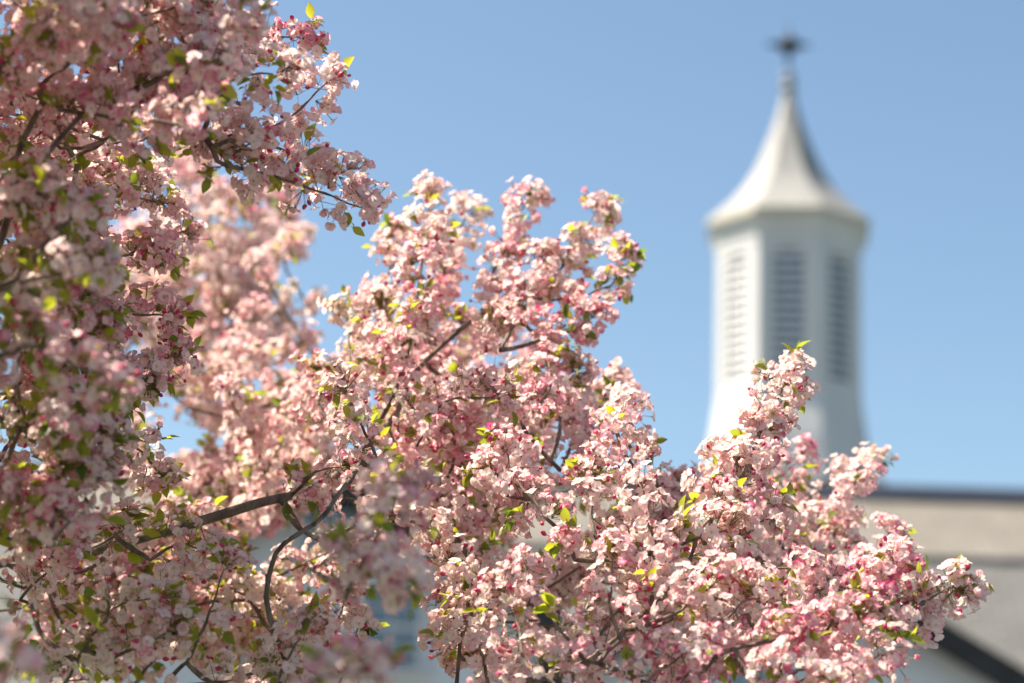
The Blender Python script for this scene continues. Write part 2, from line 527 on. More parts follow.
for q, h in faces8:
    lv = MB()
    top = oz1 + h * .45
    n = 14
    st = (top - oz0) / n
    for i in range(n):
        z0 = oz0 + i * st
        zc = z0 + st * .5
        wd = h - .004 if zc < oz1 else h * math.sqrt(max(0.02, 1 - ((zc - oz1) / (h * .45)) ** 2)) - .004
        # slat leaning outward and down
        c8 = [q(-wd, z0 + .004, .02), q(wd, z0 + .004, .02), q(wd, z0 + st * .63, .10), q(-wd, z0 + st * .63, .10)]
        lo = [p + Vector((0, 0, 0)) for p in c8]
        hi = [p + Vector((0, 0, .022)) for p in c8]
        lv.hexa(lo + hi)
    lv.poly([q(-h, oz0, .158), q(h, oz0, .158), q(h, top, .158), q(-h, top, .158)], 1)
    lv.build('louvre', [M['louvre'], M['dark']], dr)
c = MB()
c.lathe(prof([(72.4, 262), (73.4, 261), (73.4, 257), (74, 252), (75.4, 246), (77.6, 241.5), (79.6, 239), (79.6, 236.2)]), (CX, CY, zb), 8, O8 - YAW); c.build('cornice', M['white'], cup)
c = MB(); c.lathe(prof([(80, 236), (82, 235), (82, 229), (79, 227.2)]), (CX, CY, zb), 8, O8 - YAW); c.build('eave_trim', M['cream'], cup)
c = MB(); c.lathe(prof([(79, 227), (69, 217.5), (57, 206), (46, 193), (37, 178.5), (29, 162), (22, 145), (15.5, 128), (10.5, 112), (7, 99), (5, 92)]), (CX, CY, zb), 8, O8 - YAW)
sp = c.build('spire', M['spire'], cup)
# lead-covered hips along the eight edges are too fine to see; the tip carries a collar, ball, rod and star finial
def prof_r(rows): return [(rp * PXM, zpx(y) - zb) for rp, y in rows]
c = MB(); c.lathe(prof_r([(5.5, 93), (8, 91), (8.5, 87), (6, 84), (4, 83), (6.5, 80), (7.5, 77), (6, 73.5), (2.2, 72)]), (CX, CY, zb), 16); c.build('collar', M['lead'], cup, smooth=True)
c = MB(); c.lathe(prof_r([(2.0, 72.3), (1.6, 50), (1.6, 34), (.4, 24)]), (CX, CY, zb), 10); fin = c.build('finial', M['dark'], cup)
c = MB()
c.lathe(prof_r([(1.8, 57), (6, 52), (13, 46.5), (13, 43.5), (6, 38), (1.8, 33)]), (CX, CY, zb), 8)
zc = zpx(45)
for a in range(4):
    n = Vector((math.cos(a * math.pi / 2 + .0), math.sin(a * math.pi / 2), 0)); t = Vector((-n.y, n.x, 0))
    L0, L1 = 10 * PXM, 23 * PXM
    o = Vector((CX, CY, zc)); e = Vector((0, 0, 1))
    c.hexa([o + n * L0 - t * .05 - e * .06, o + n * L0 + t * .05 - e * .06, o + n * L0 + t * .05 + e * .06, o + n * L0 - t * .05 + e * .06,
            o + n * L1 - t * .015 - e * .015, o + n * L1 + t * .015 - e * .015, o + n * L1 + t * .015 + e * .015, o + n * L1 - t * .015 + e * .015])
c.build('star', M['dark'], fin)


# ================================================================== blossoming tree
def unit(v):
    return v / np.maximum(np.linalg.norm(v, axis=-1, keepdims=True), 1e-9)


class Soup:
    """Numpy polygon soup made of many transformed copies of small templates, welded into one mesh."""
    def __init__(self):
        self.V, self.LV, self.LT, self.MI, self.T, self.SM, self.n = [], [], [], [], [], [], 0

    def add(self, tmpl, pos, rot, scl, tint):
        """tmpl: dict v, loops, totals, mi, g(along), sm; pos (k,3); rot (k,3,3); scl (k,); tint (k,2): pinkness, spare."""
        k = len(pos)
        if k == 0: return
        v = tmpl['v']; nv = len(v)
        w = np.einsum('kij,vj->kvi', rot, v) * np.asarray(scl)[:, None, None] + np.asarray(pos)[:, None, :]
        self.V.append(w.reshape(-1, 3))
        off = (np.arange(k) * nv + self.n)[:, None]
        self.LV.append((tmpl['loops'][None, :] + off).ravel())
        self.LT.append(np.tile(tmpl['totals'], k)); self.MI.append(np.tile(tmpl['mi'], k)); self.SM.append(np.tile(tmpl['sm'], k))
        c = np.ones((k, nv, 4), dtype=np.float32)
        c[:, :, 0] = np.clip(np.asarray(tint)[:, 0:1] + tmpl['r'][None, :], 0, 1); c[:, :, 1] = tmpl['g'][None, :]; c[:, :, 2] = np.asarray(tint)[:, 1:2]
        self.T.append(c.reshape(-1, 4))
        self.n += k * nv

    def build(self, name, mats, parent, off):
        if not self.V: return None
        V = np.concatenate(self.V) - np.array(off); LV = np.concatenate(self.LV); LT = np.concatenate(self.LT)
        me = bpy.data.meshes.new(name)
        me.vertices.add(len(V)); me.vertices.foreach_set('co', V.astype(np.float32).ravel())
        me.loops.add(len(LV)); me.loops.foreach_set('vertex_index', LV.astype(np.int32))
        me.polygons.add(len(LT))
        st = np.concatenate([[0], np.cumsum(LT)[:-1]])
        me.polygons.foreach_set('loop_start', st.astype(np.int32)); me.polygons.foreach_set('loop_total', LT.astype(np.int32))
        me.polygons.foreach_set('material_index', np.concatenate(self.MI).astype(np.int32))
        me.polygons.foreach_set('use_smooth', np.concatenate(self.SM).astype(bool))
        at = me.attributes.new('tint', 'FLOAT_COLOR', 'POINT'); at.data.foreach_set('color', np.concatenate(self.T).astype(np.float32).ravel())
        for mm in mats: me.materials.append(mm)
        me.update(calc_edges=True); me.validate()
        o = bpy.data.objects.new(name, me)
        return link(o, parent)


class TB:
    def __init__(self): self.v, self.loops, self.tot, self.mi, self.g, self.r, self.sm = [], [], [], [], [], [], []
    def vert(self, p, g=0., r=0.):
        self.v.append(p); self.g.append(g); self.r.append(r); return len(self.v) - 1
    def face(self, idx, mi, sm=True):
        self.loops += idx; self.tot.append(len(idx)); self.mi.append(mi); self.sm.append(sm)
    def done(self):
        return dict(v=np.array(self.v, float), loops=np.array(self.loops), totals=np.array(self.tot), mi=np.array(self.mi),
                    g=np.array(self.g), r=np.array(self.r), sm=np.array(self.sm))


# material slots of a blossom mesh: 0 petal, 1 stamen, 2 stalk, 3 bud, 4 leaf
BL_MATS = [M['petal'], M['stamen'], M['stalk'], M['bud']]


def flower(e0, e1, rr, lod=False):
    """One five-petalled blossom of petal length 1, opening along +Z."""
    b = TB()
    ts = [0, .3, .6, .86, 1.0] if not lod else [0, .5, 1.0]
    ws = [.08, .27, .42, .37, .13] if not lod else [.12, .5, .3]
    us = [-1, 0, 1] if not lod else [-1, 1]
    for k in range(5):
        az = k * 2 * math.pi / 5 + rr.normal(0, .09)
        ln = rr.uniform(.9, 1.08); wd = rr.uniform(.92, 1.12)
        ea = e0 + rr.normal(0, R(9)); eb = e1 + rr.normal(0, R(14)); tw = rr.normal(0, .16)
        rad, z, pt = .05, 0.0, 0.0
        idx = []
        pr = rr.normal(0, .08)
        for t, wv in zip(ts, ws):
            el = ea + (eb - ea) * t
            dt = (t - pt) * ln
            rad += dt * math.cos(el); z += dt * math.sin(el); pt = t
            row = []
            for u in us:
                cup = .16 * abs(u) * wv * 2 * math.sin(math.pi * min(t, .8))
                lat = u * wv * wd
                rx = rad + (-.06 * abs(u) if t > .95 else 0) - cup * math.sin(el) + rr.normal(0, .02)
                zz = z + cup * math.cos(el) + lat * tw + rr.normal(0, .025) * t
                row.append(b.vert((rx * math.cos(az) - lat * math.sin(az), rx * math.sin(az) + lat * math.cos(az), zz), t if u == 0 else min(1, t + .12), pr))
            idx.append(row)
        for i in range(len(ts) - 1):
            for j in range(len(us) - 1):
                b.face([idx[i][j], idx[i][j + 1], idx[i + 1][j + 1], idx[i + 1][j]], 0)
    if not lod:
        for k in range(9):
            az = rr.uniform(0, 2 * math.pi); tilt = rr.uniform(.1, .55); h = rr.uniform(.38, .55)
            d = np.array([math.cos(az) * math.sin(tilt), math.sin(az) * math.sin(tilt), math.cos(tilt)])
            s = np.array([-math.sin(az), math.cos(az), 0]); tip = d * h
            i0 = b.vert(tuple(s * .02)); i1 = b.vert(tuple(-s * .02)); i2 = b.vert(tuple(tip)); b.face([i0, i1, i2], 1, False)
            c = np.cross(d, s)
            q = [b.vert(tuple(tip + s * .045)), b.vert(tuple(tip + c * .045)), b.vert(tuple(tip - s * .045)), b.vert(tuple(tip - c * .045)), b.vert(tuple(tip + d * .07))]
            for x in range(4): b.face([q[x], q[(x + 1) % 4], q[4]], 1, False)
    # calyx
    t0 = b.vert((0, 0, -.22)); ring = [b.vert((.13 * math.cos(a), .13 * math.sin(a), .03)) for a in np.linspace(0, 2 * math.pi, 6)[:5]]
    for k in range(5): b.face([t0, ring[(k + 1) % 5], ring[k]], 2)
    return b.done()


def bud():
    b = TB()
    pr = [(0.02, -.25), (.14, -.15), (.30, .1), (.34, .35), (.24, .62), (.02, .8)]
    rows = [[b.vert((r_ * math.cos(a), r_ * math.sin(a), z_)) for a in np.linspace(0, 2 * math.pi, 7)[:6]] for r_, z_ in pr]
    for i in range(len(pr) - 1):
        for k in range(6):
            b.face([rows[i][k], rows[i][(k + 1) % 6], rows[i + 1][(k + 1) % 6], rows[i + 1][k]], 2 if i < 1 else 3)
    return b.done()


def half_open(rr):
    return flower(R(72), R(62), rr)


def stalk():
    b = TB()
    rows = [[b.vert((.018 * s_ * math.cos(a), .018 * s_ * math.sin(a), z_)) for a in (0, 2.09, 4.19)] for z_, s_ in ((0, 1.0), (.5, .8), (1, 1.1))]
    for i in range(2):
        for k in range(3): b.face([rows[i][k], rows[i][(k + 1) % 3], rows[i + 1][(k + 1) % 3], rows[i + 1][k]], 2)
    return b.done()


def leaf(rr):
    """A pointed oval leaf of length 1 growing along +Z, its upper face towards +X."""
    b = TB()
    ts = [0, .14, .32, .52, .72, .88, 1.0]; ws = [.015, .015, .17, .24, .19, .09, .0]
    bend = rr.uniform(.1, .55); fold = rr.uniform(.1, .5)
    rows = []
    for t, wv in zip(ts, ws):
        z = math.sin(bend * t * 1.6) / (bend * 1.6); x = -(1 - math.cos(bend * t * 1.6)) / (bend * 1.6)
        rows.append([b.vert((x + fold * wv * abs(u), u * wv + rr.normal(0, .006), z), t) for u in (-1, 0, 1)])
    for i in range(len(ts) - 1):
        for j in range(2): b.face([rows[i][j], rows[i + 1][j], rows[i + 1][j + 1], rows[i][j + 1]], 0)
    return b.done()


tr_ = np.random.default_rng(5)
FLOWERS = [flower(R(e0), R(e1), tr_) for e0, e1 in ((50, 2), (40, -12), (56, 14), (48, -6), (36, -14), (64, 34), (46, 8), (54, -2), (68, 48), (42, -4))]
HALF = [flower(R(76), R(70), tr_), flower(R(70), R(58), tr_)]
FLOW_LOD = [flower(R(e0), R(e1), tr_, True) for e0, e1 in ((50, 8), (55, -5), (60, 20))]
BUD, STALK = bud(), stalk()
LEAVES = [leaf(tr_) for _ in range(5)]


def frames(d, rr):
    """Rotation matrices taking +Z to the unit vectors d with a random spin."""
    k = len(d)
    a = rr.normal(size=(k, 3)); x = unit(np.cross(a, d)); y = np.cross(d, x)
    return np.stack([x, y, d], axis=2)


def leaf_frames(d, rr, upb=.7):
    k = len(d)
    a = rr.normal(size=(k, 3)) * .6 + np.array([0, 0, upb]); x = unit(a - (a * d).sum(1, keepdims=True) * d); y = np.cross(d, x)
    return np.stack([x, y, d], axis=2)


def catmull(pts, step=.02):
    p = [np.array(q, float) for q in pts]
    p = [2 * p[0] - p[1]] + p + [2 * p[-1] - p[-2]]
    outp = []
    for i in range(1, len(p) - 2):
        n = max(2, int(np.linalg.norm(p[i + 1] - p[i]) / step))
        for k in range(n):
            t = k / n
            outp.append(.5 * (2 * p[i] + (p[i + 1] - p[i - 1]) * t + (2 * p[i - 1] - 5 * p[i] + 4 * p[i + 1] - p[i + 2]) * t * t + (3 * p[i] - p[i - 1] - 3 * p[i + 1] + p[i + 2]) * t ** 3))
    outp.append(p[-2])
    return np.array(outp)


def crook(path, rr, amp):
    """Natural wobble for wood."""
    n = len(path)
    if n < 4: return path
    s = np.arange(n)
    w_ = np.zeros((n, 3))
    for f_ in (.9, 2.1, 4.3):
        w_ += np.sin(s[:, None] / max(n, 8) * 6.28 * f_ + rr.uniform(0, 6.28, 3)) * rr.normal(0, 1, 3) / f_
    return path + w_ * amp * np.minimum(1, s / 6)[:, None]


def tube(mb, path, r0, r1, sides=7, rr=None, power=1.0):
    path = np.asarray(path)
    n = len(path)
    t = unit(np.gradient(path, axis=0))
    ref = np.array([.3, .5, .81]) if abs(t[0][2]) < .9 else np.array([1., 0, 0])
    b = len(mb.v)
    x = unit(np.cross(t[0], ref)[None])[0]
    for i in range(n):
        x = x - t[i] * np.dot(x, t[i]); x /= np.linalg.norm(x); y = np.cross(t[i], x)
        r_ = r0 + (r1 - r0) * (i / max(1, n - 1)) ** power
        if rr is not None: r_ *= 1 + rr.normal(0, .05) + (.35 if rr.random() < .06 else 0)
        for k in range(sides):
            a = 2 * math.pi * k / sides
            mb.v.append(tuple(path[i] + (x * math.cos(a) + y * math.sin(a)) * r_))
    for i in range(n - 1):
        for k in range(sides):
            k2 = (k + 1) % sides
            mb.f.append([b + i * sides + k, b + i * sides + k2, b + (i + 1) * sides + k2, b + (i + 1) * sides + k]); mb.mi.append(0)
    mb.f.append([b + (n - 1) * sides + k for k in range(sides)]); mb.mi.append(0)
    mb.f.append([b + k for k in range(sides)][::-1]); mb.mi.append(0)


def dress(path, soup, leaves, rr, spacing=.0145, reach=(.018, .050), pink=.25, bud_p=.12, leaf_n=1.2, n_fl=(7, 11), lod=False, size=.0148, bare=0.0, young=.62):
    """Hang corymbs of blossoms, buds and leaves along a twig path."""
    seg = np.linalg.norm(np.diff(path, axis=0), axis=1); s = np.concatenate([[0], np.cumsum(seg)])
    tot = s[-1]
    tang = unit(np.gradient(path, axis=0))
    pos_s = np.arange(tot * bare + rr.uniform(0, spacing), tot, spacing)
    pos_s = np.concatenate([pos_s, [tot] * 4])
    FP, FD, BP, BD, SP, SE, LP, LD = [], [], [], [], [], [], [], []
    ph = rr.uniform(0, 6.28)
    for q_ in pos_s:
        if q_ < tot - .03 and math.sin(q_ / .085 * 6.28 + ph) < -.62: continue      # blossoms bunch at the spurs, bare wood between
        p = np.array([np.interp(q_, s, path[:, i]) for i in range(3)]); i = min(len(tang) - 1, int(np.searchsorted(s, q_)))
        t = tang[i]
        o = rr.normal(size=3) + np.array([0, 0, .35]); o -= t * np.dot(o, t); o = unit(o[None])[0]
        if q_ >= tot - 1e-6: o = unit((o * .6 + t)[None])[0]
        p = p + o * rr.uniform(.0, .028)
        nf = rr.integers(*n_fl)
        for _ in range(nf):
            d = unit((o * 1.0 + rr.normal(size=3) * .62)[None])[0]
            ln = rr.uniform(*reach)
            e = p + d * ln
            face = unit((d + rr.normal(size=3) * .24 + np.array([-.24, -.24, .24]))[None])[0]
            SP.append(p); SE.append(e)
            if rr.random() < bud_p: BP.append(e); BD.append(face)
            else: FP.append(e); FD.append(face)
        if rr.random() < leaf_n * .27:                                    # a tuft of leaves at some of the spurs
            lo_ = unit((o + rr.normal(size=3) * .5 + t * .3)[None])[0]
            for _ in range(rr.integers(2, 6)):
                d = unit((lo_ + rr.normal(size=3) * .55)[None])[0]
                LP.append(p + lo_ * rr.uniform(.002, .045)); LD.append(d)
    tw_tone = rr.normal(-.02, .10)
    if FP:
        FP, FD = np.array(FP), np.array(FD)
        lib = FLOW_LOD if lod else FLOWERS + HALF
        pick = rr.integers(0, len(lib), len(FP))
        for i, tm in enumerate(lib):
            k = pick == i
            if k.any():
                n = k.sum()
                soup.add(tm, FP[k], frames(FD[k], rr), size * rr.uniform(.82, 1.15, n), np.stack([np.clip(pink * .52 + tw_tone + rr.normal(0, .13, n), 0, 1), rr.random(n)], 1))
    if BP:
        BP, BD = np.array(BP), np.array(BD); n = len(BP)
        soup.add(BUD, BP, frames(BD, rr), .0125 * rr.uniform(.7, 1.25, n), np.full((n, 2), .5))
    if SP and not lod:
        SP, SE = np.array(SP), np.array(SE); dv = SE - SP; ln = np.linalg.norm(dv, axis=1); n = len(SP)
        soup.add(dict(STALK, v=STALK['v'] * np.array([1.0, 1.0, 1.0])), SP, frames(dv / ln[:, None], rr), ln, np.full((n, 2), .5))
    if LP and leaves is not None:
        LP, LD = np.array(LP), np.array(LD)
        pick = rr.integers(0, len(LEAVES), len(LP))
        for i, tm in enumerate(LEAVES):
            k = pick == i
            if k.any():
                n = k.sum()
                leaves.add(dict(tm, r=np.zeros(len(tm['v']))), LP[k], leaf_frames(LD[k], rr), rr.uniform(.022, .050, n), np.stack([np.clip(rr.normal(young, .3, n), 0, 1), rr.random(n)], 1))


TREE_BASE = Vector((-2.1, 5.9, 0.0))
tree = empty('crabapple_tree', TREE_BASE)
tag(tree, 'crabapple tree covered in pale pink blossom in front of the white hall', 'tree')
LIMBS = []          # every wood path, for hooking twigs on


def wood(path, r0, r1, name, parent, sides=8, power=1.0):
    mb = MB(); tube(mb, path, r0, r1, sides, rng, power)
    return mb.build(name, M['bark'], parent, smooth=True)


# trunk
tb = np.array(TREE_BASE)
trunk_path = crook(catmull([tb + [0, 0, -.1], tb + [.03, .02, .5], tb + [-.04, 0, 1.0], tb + [.02, -.03, 1.45], tb + [.06, -.02, 1.75]], .08), rng, .01)
mb = MB(); tube(mb, trunk_path, .15, .105, 14, rng, .6)
tube(mb, [tb + [0, 0, -.05], tb + [0, 0, .03], tb + [.0, 0, .12], tb + [.01, 0, .28]], .24, .13, 14, rng)
mb.build('trunk', M['bark'], tree, smooth=True)
fork = trunk_path[-1]


def PP(l):
    return [np.array(P(*q)) for q in l]


def limb(pts, r0, r1, amp=.02):
    pth = crook(catmull([fork - [0, 0, .25], fork + [0, 0, .05]] + pts, .05), rng, amp)
    LIMBS.append(pth)
    return wood(pth, r0, r1, 'limb', tree, 9, .42)


# main limbs out of the fork (px, py, depth of the sight lines they cross, or plain coordinates off to the left)
limb([fork + [.35, .05, .25]] + PP([(-60, 600, 5.6), (90, 556, 5.3), (185, 518, 5.15), (272, 484, 5.15), (335, 462, 5.3), (400, 400, 5.6), (415, 366, 5.6), (480, 308, 5.6), (540, 285, 5.6)]), .044, .0045)
limb([fork + [.3, -.25, .15]] + PP([(0, 690, 5.3), (170, 700, 5.2), (280, 690, 5.0), (400, 700, 4.95), (545, 672, 5.0), (600, 654, 5.0), (645, 612, 5.02), (690, 560, 5.0)]), .055, .005)
limb([fork + [.1, -.7, .25]] + PP([(-60, 330, 4.4), (0, 130, 4.2), (40, 86, 4.2), (130, 85, 4.3), (220, 105, 4.4)]), .04, .004)
limb([fork + [.1, .8, .35]] + PP([(-100, 420, 7.4), (60, 360, 7.6), (150, 300, 7.6), (220, 250, 7.6), (285, 235, 7.5)]), .05, .005)
limb([fork + [-.15, .05, .7], fork + [-.2, .1, 1.3], fork + [-.1, .0, 1.9]], .055, .008)
limb([fork + [-.6, -.2, .4], fork + [-1.2, -.4, .85], fork + [-1.8, -.5, 1.2]], .05, .006)
limb([fork + [-.5, .6, .4], fork + [-1.0, 1.2, .8], fork + [-1.4, 1.7, 1.1]], .05, .006)
limb([fork + [.0, -1.0, .3], fork + [.2, -1.8, .45], fork + [.3, -2.4, .6]], .045, .005)
limb([fork + [-.6, -.9, .3], fork + [-1.1, -1.6, .7], fork + [-1.3, -2.1, .9]], .045, .005)
limb([fork + [.1, -.5, .6], fork + [.25, -1.0, 1.2], fork + [.4, -1.2, 1.7]], .045, .005)


lb = catmull(PP([(288, 700, 4.75), (283, 640, 4.7), (280, 600, 4.7), (288, 555, 4.7), (325, 510, 4.75), (350, 460, 4.85)]), .03)
lb = crook(lb, rng, .013); LIMBS.append(lb); wood(lb, .0065, .004, 'limb', tree, 9)


def hook(p, lo=.0):
    """Nearest point of the wood that is already there."""
    best, bd = None, 1e9
    for L_ in LIMBS:
        d = np.linalg.norm(L_ - p, axis=1); i = int(np.argmin(d))
        if d[i] < bd: bd, best = d[i], L_[i]
    return best, bd


# ---- traced flowering boughs: control points (px, py, depth), tip last; options
T = []
def bough(pts, **kw): T.append((pts, kw))
# right hand mass, in focus
bough([(690, 560, 5.0), (722, 500, 5.02), (752, 445, 5.02), (775, 405, 5.02), (792, 378, 5.02)], hooked=False, pink=.30, bud_p=.13, leaf_n=1.6)
bough([(705, 545, 5.05), (715, 500, 5.05), (720, 470, 5.06)], pink=.26)
bough([(650, 610, 5.0), (655, 560, 4.98), (650, 520, 4.96), (640, 490, 4.96)], pink=.30)
bough([(600, 560, 5.03), (592, 510, 5.0), (600, 460, 5.0), (615, 420, 5.02)], pink=.30, bud_p=.12)
bough([(640, 480, 5.25), (632, 445, 5.2), (625, 412, 5.2)], pink=.3)
bough([(575, 560, 5.0), (545, 510, 4.96), (515, 470, 4.95), (498, 448, 4.95)], pink=.32, bud_p=.12)
bough([(530, 500, 5.0), (500, 490, 4.95), (488, 475, 4.95)], pink=.3)
bough([(585, 660, 4.95), (550, 620, 4.9), (532, 585, 4.9), (528, 562, 4.9)], pink=.3, bud_p=.1)
bough([(560, 690, 4.95), (525, 655, 4.92), (512, 615, 4.92), (508, 600, 4.92)], pink=.33)
bough([(620, 640, 4.98), (610, 600, 4.94), (612, 560, 4.94)], pink=.3)
bough([(690, 690, 4.95), (720, 660, 4.92), (780, 640, 4.9), (850, 622, 4.92), (910, 606, 4.95), (950, 590, 4.98)], pink=.36, bud_p=.15, leaf_n=1.6)
bough([(870, 620, 4.95), (890, 585, 4.95), (900, 560, 4.96)], pink=.40, bud_p=.15)
bough([(820, 640, 4.93), (850, 600, 4.93), (875, 580, 4.95)], pink=.36, bud_p=.12)
bough([(700, 640, 4.95), (735, 610, 4.92), (770, 595, 4.95)], pink=.34)
bough([(720, 600, 5.02), (760, 570, 5.0), (800, 575, 5.0)], pink=.28)
bough([(760, 640, 5.15), (800, 600, 5.15), (830, 585, 5.15)], pink=.2)
bough([(700, 570, 5.1), (740, 545, 5.08), (770, 520, 5.1)], pink=.3)
bough([(640, 570, 5.0), (690, 540, 4.98), (725, 530, 4.98)], pink=.3)
bough([(660, 620, 4.92), (700, 600, 4.9), (720, 575, 4.9)], pink=.33)
bough([(760, 690, 4.9), (800, 672, 4.88), (840, 668, 4.9)], pink=.34)
bough([(830, 690, 4.95), (860, 670, 4.93), (880, 655, 4.93)], pink=.34)
bough([(640, 690, 4.92), (660, 670, 4.9), (690, 655, 4.9)], pink=.34)
# behind it
bough([(700, 560, 5.7), (760, 530, 5.8), (820, 490, 5.9), (868, 468, 5.95)], pink=.25, bud_p=.05)
bough([(760, 560, 5.7), (800, 530, 5.75), (835, 520, 5.8)], pink=.3)
bough([(740, 520, 5.8), (770, 480, 5.85), (800, 462, 5.9)], pink=.25)
bough([(780, 580, 5.5), (815, 560, 5.55), (845, 540, 5.6)], pink=.3)
bough([(620, 560, 5.8), (650, 520, 5.9), (680, 490, 6.0)], pink=.22)
bough([(560, 470, 5.7), (590, 420, 5.9), (612, 388, 6.0)], pink=.25)
# upper middle lobes
bough([(480, 310, 5.6), (530, 290, 5.55), (575, 250, 5.55), (600, 212, 5.55)], pink=.24, leaf_n=2.2)
bough([(520, 300, 5.6), (570, 300, 5.55), (610, 285, 5.5), (622, 258, 5.5)], pink=.24, leaf_n=2.2)
bough([(530, 330, 5.6), (560, 335, 5.55), (592, 318, 5.5)], pink=.22)
bough([(490, 330, 5.6), (495, 270, 5.55), (515, 225, 5.5), (530, 198, 5.5)], pink=.28, bud_p=.1)
bough([(500, 350, 5.5), (520, 310, 5.5), (540, 260, 5.5)], pink=.24)
bough([(395, 390, 5.5), (415, 320, 5.45), (425, 260, 5.4), (430, 205, 5.4)], pink=.26, bud_p=.1, leaf_n=2.)
bough([(420, 330, 5.8), (445, 270, 5.8), (465, 215, 5.8)], pink=.2, bud_p=.04)
bough([(380, 360, 5.6), (385, 300, 5.6), (395, 240, 5.6)], pink=.22)
bough([(345, 400, 5.6), (345, 350, 5.6), (350, 310, 5.6)], pink=.28, leaf_n=3.)
bough([(450, 380, 5.4), (480, 400, 5.3), (515, 385, 5.25)], pink=.28)
bough([(520, 420, 5.5), (550, 390, 5.5), (545, 345, 5.5)], pink=.3)
bough([(420, 420, 5.4), (455, 400, 5.35), (490, 395, 5.3)], pink=.32)
bough([(560, 430, 5.6), (560, 400, 5.6), (575, 375, 5.6)], pink=.32)
# middle
bough([(380, 470, 4.9), (365, 430, 4.85), (350, 395, 4.85)], pink=.36, bud_p=.14, leaf_n=2.)
bough([(400, 480, 5.30), (420, 440, 5.30), (440, 420, 5.30)], pink=.36)
bough([(440, 500, 5.40), (455, 455, 5.40), (450, 420, 5.40)], pink=.36)
bough([(360, 450, 5.60), (330, 420, 5.60), (315, 380, 5.60)], pink=.34)
bough([(470, 560, 5.40), (450, 520, 5.40), (430, 490, 5.40)], pink=.34)
bough([(460, 640, 5.30), (470, 610, 5.30), (452, 565, 5.30)], pink=.36)
bough([(490, 690, 5.30), (480, 650, 5.30), (470, 620, 5.30)], pink=.36)
bough([(480, 600, 5.5), (450, 575, 5.5), (425, 560, 5.5)], pink=.3)
bough([(475, 660, 5.4), (450, 640, 5.4), (432, 612, 5.4)], pink=.3)
bough([(330, 540, 5.6), (370, 520, 5.6), (425, 525, 5.6)], pink=.3)
bough([(350, 490, 5.7), (400, 490, 5.7), (450, 510, 5.7)], pink=.3)
bough([(295, 700, 5.3), (322, 650, 5.3), (342, 605, 5.3)], pink=.3, leaf_n=2)
bough([(270, 640, 5.4), (310, 610, 5.4), (340, 580, 5.4)], pink=.3, leaf_n=2)
bough([(250, 600, 5.5), (295, 570, 5.5), (330, 550, 5.5)], pink=.3, leaf_n=2)
bough([(330, 700, 5.2), (345, 670, 5.2), (352, 640, 5.2)], pink=.3, leaf_n=2)
bough([(40, 580, 5.0), (75, 555, 4.95), (120, 530, 4.95)], pink=.3, leaf_n=3)
bough([(285, 500, 5.0), (315, 475, 4.95), (345, 462, 4.95)], pink=.3, leaf_n=2.5)
bough([(150, 560, 4.9), (175, 545, 4.9), (205, 548, 4.9)], pink=.3, leaf_n=3)
bough([(275, 690, 4.6), (285, 660, 4.6), (300, 640, 4.6)], pink=.3, leaf_n=3)
bough([(60, 165, 4.7), (105, 145, 4.7), (150, 138, 4.7)], pink=.28)
bough([(745, 470, 5.0), (768, 430, 5.0), (786, 392, 5.0)], pink=.32)
bough([(905, 620, 4.75), (935, 604, 4.72), (950, 592, 4.72)], pink=.36)
bough([(800, 560, 5.6), (832, 515, 5.65), (858, 488, 5.7)], pink=.26)
bough([(840, 590, 5.5), (870, 560, 5.5), (888, 545, 5.5)], pink=.32)
# sprays that carry the left boughs over into the ones behind
bough([(70, 200, 4.6), (120, 190, 4.8), (160, 205, 4.9)], pink=.26, leaf_n=2)
bough([(80, 260, 4.7), (130, 255, 4.9), (185, 240, 5.1)], pink=.26, leaf_n=2)
bough([(90, 330, 4.8), (135, 310, 4.9), (170, 315, 5.0)], pink=.28, leaf_n=2.5)
bough([(80, 400, 4.7), (130, 385, 4.8), (175, 360, 5.0)], pink=.28, leaf_n=2.5)
bough([(70, 460, 4.8), (120, 445, 4.9), (160, 465, 5.0)], pink=.28, leaf_n=3)
bough([(60, 130, 4.7), (110, 165, 4.9), (150, 180, 5.1)], pink=.26, leaf_n=2)
# near, soft: middle
bough([(345, 600, 4.0), (360, 560, 3.95), (380, 525, 3.9), (395, 500, 3.9)], pink=.30, bud_p=.06, leaf_n=2.2)
bough([(310, 570, 4.0), (345, 555, 3.95), (390, 565, 3.9)], pink=.30, leaf_n=2.2)
bough([(290, 700, 3.6), (320, 680, 3.6), (350, 675, 3.6)], pink=.16, leaf_n=2)
bough([(-30, 730, 3.5), (-5, 700, 3.5), (10, 665, 3.5)], pink=.3, leaf_n=3)
# lower left, rather sharp
bough([(60, 690, 4.6), (100, 630, 4.55), (120, 605, 4.55), (150, 598, 4.55)], pink=.22, bud_p=.14, leaf_n=2.)
bough([(20, 600, 4.7), (45, 570, 4.65), (65, 545, 4.65)], pink=.26, leaf_n=2.)
bough([(160, 690, 4.7), (200, 640, 4.65), (215, 600, 4.65), (222, 575, 4.65)], pink=.4, bud_p=.25, leaf_n=2.5, spacing=.03)
bough([(220, 690, 4.7), (260, 670, 4.7), (320, 660, 4.7)], pink=.36, leaf_n=2.)
bough([(110, 660, 4.6), (150, 640, 4.55), (165, 630, 4.55)], pink=.3, leaf_n=2.)
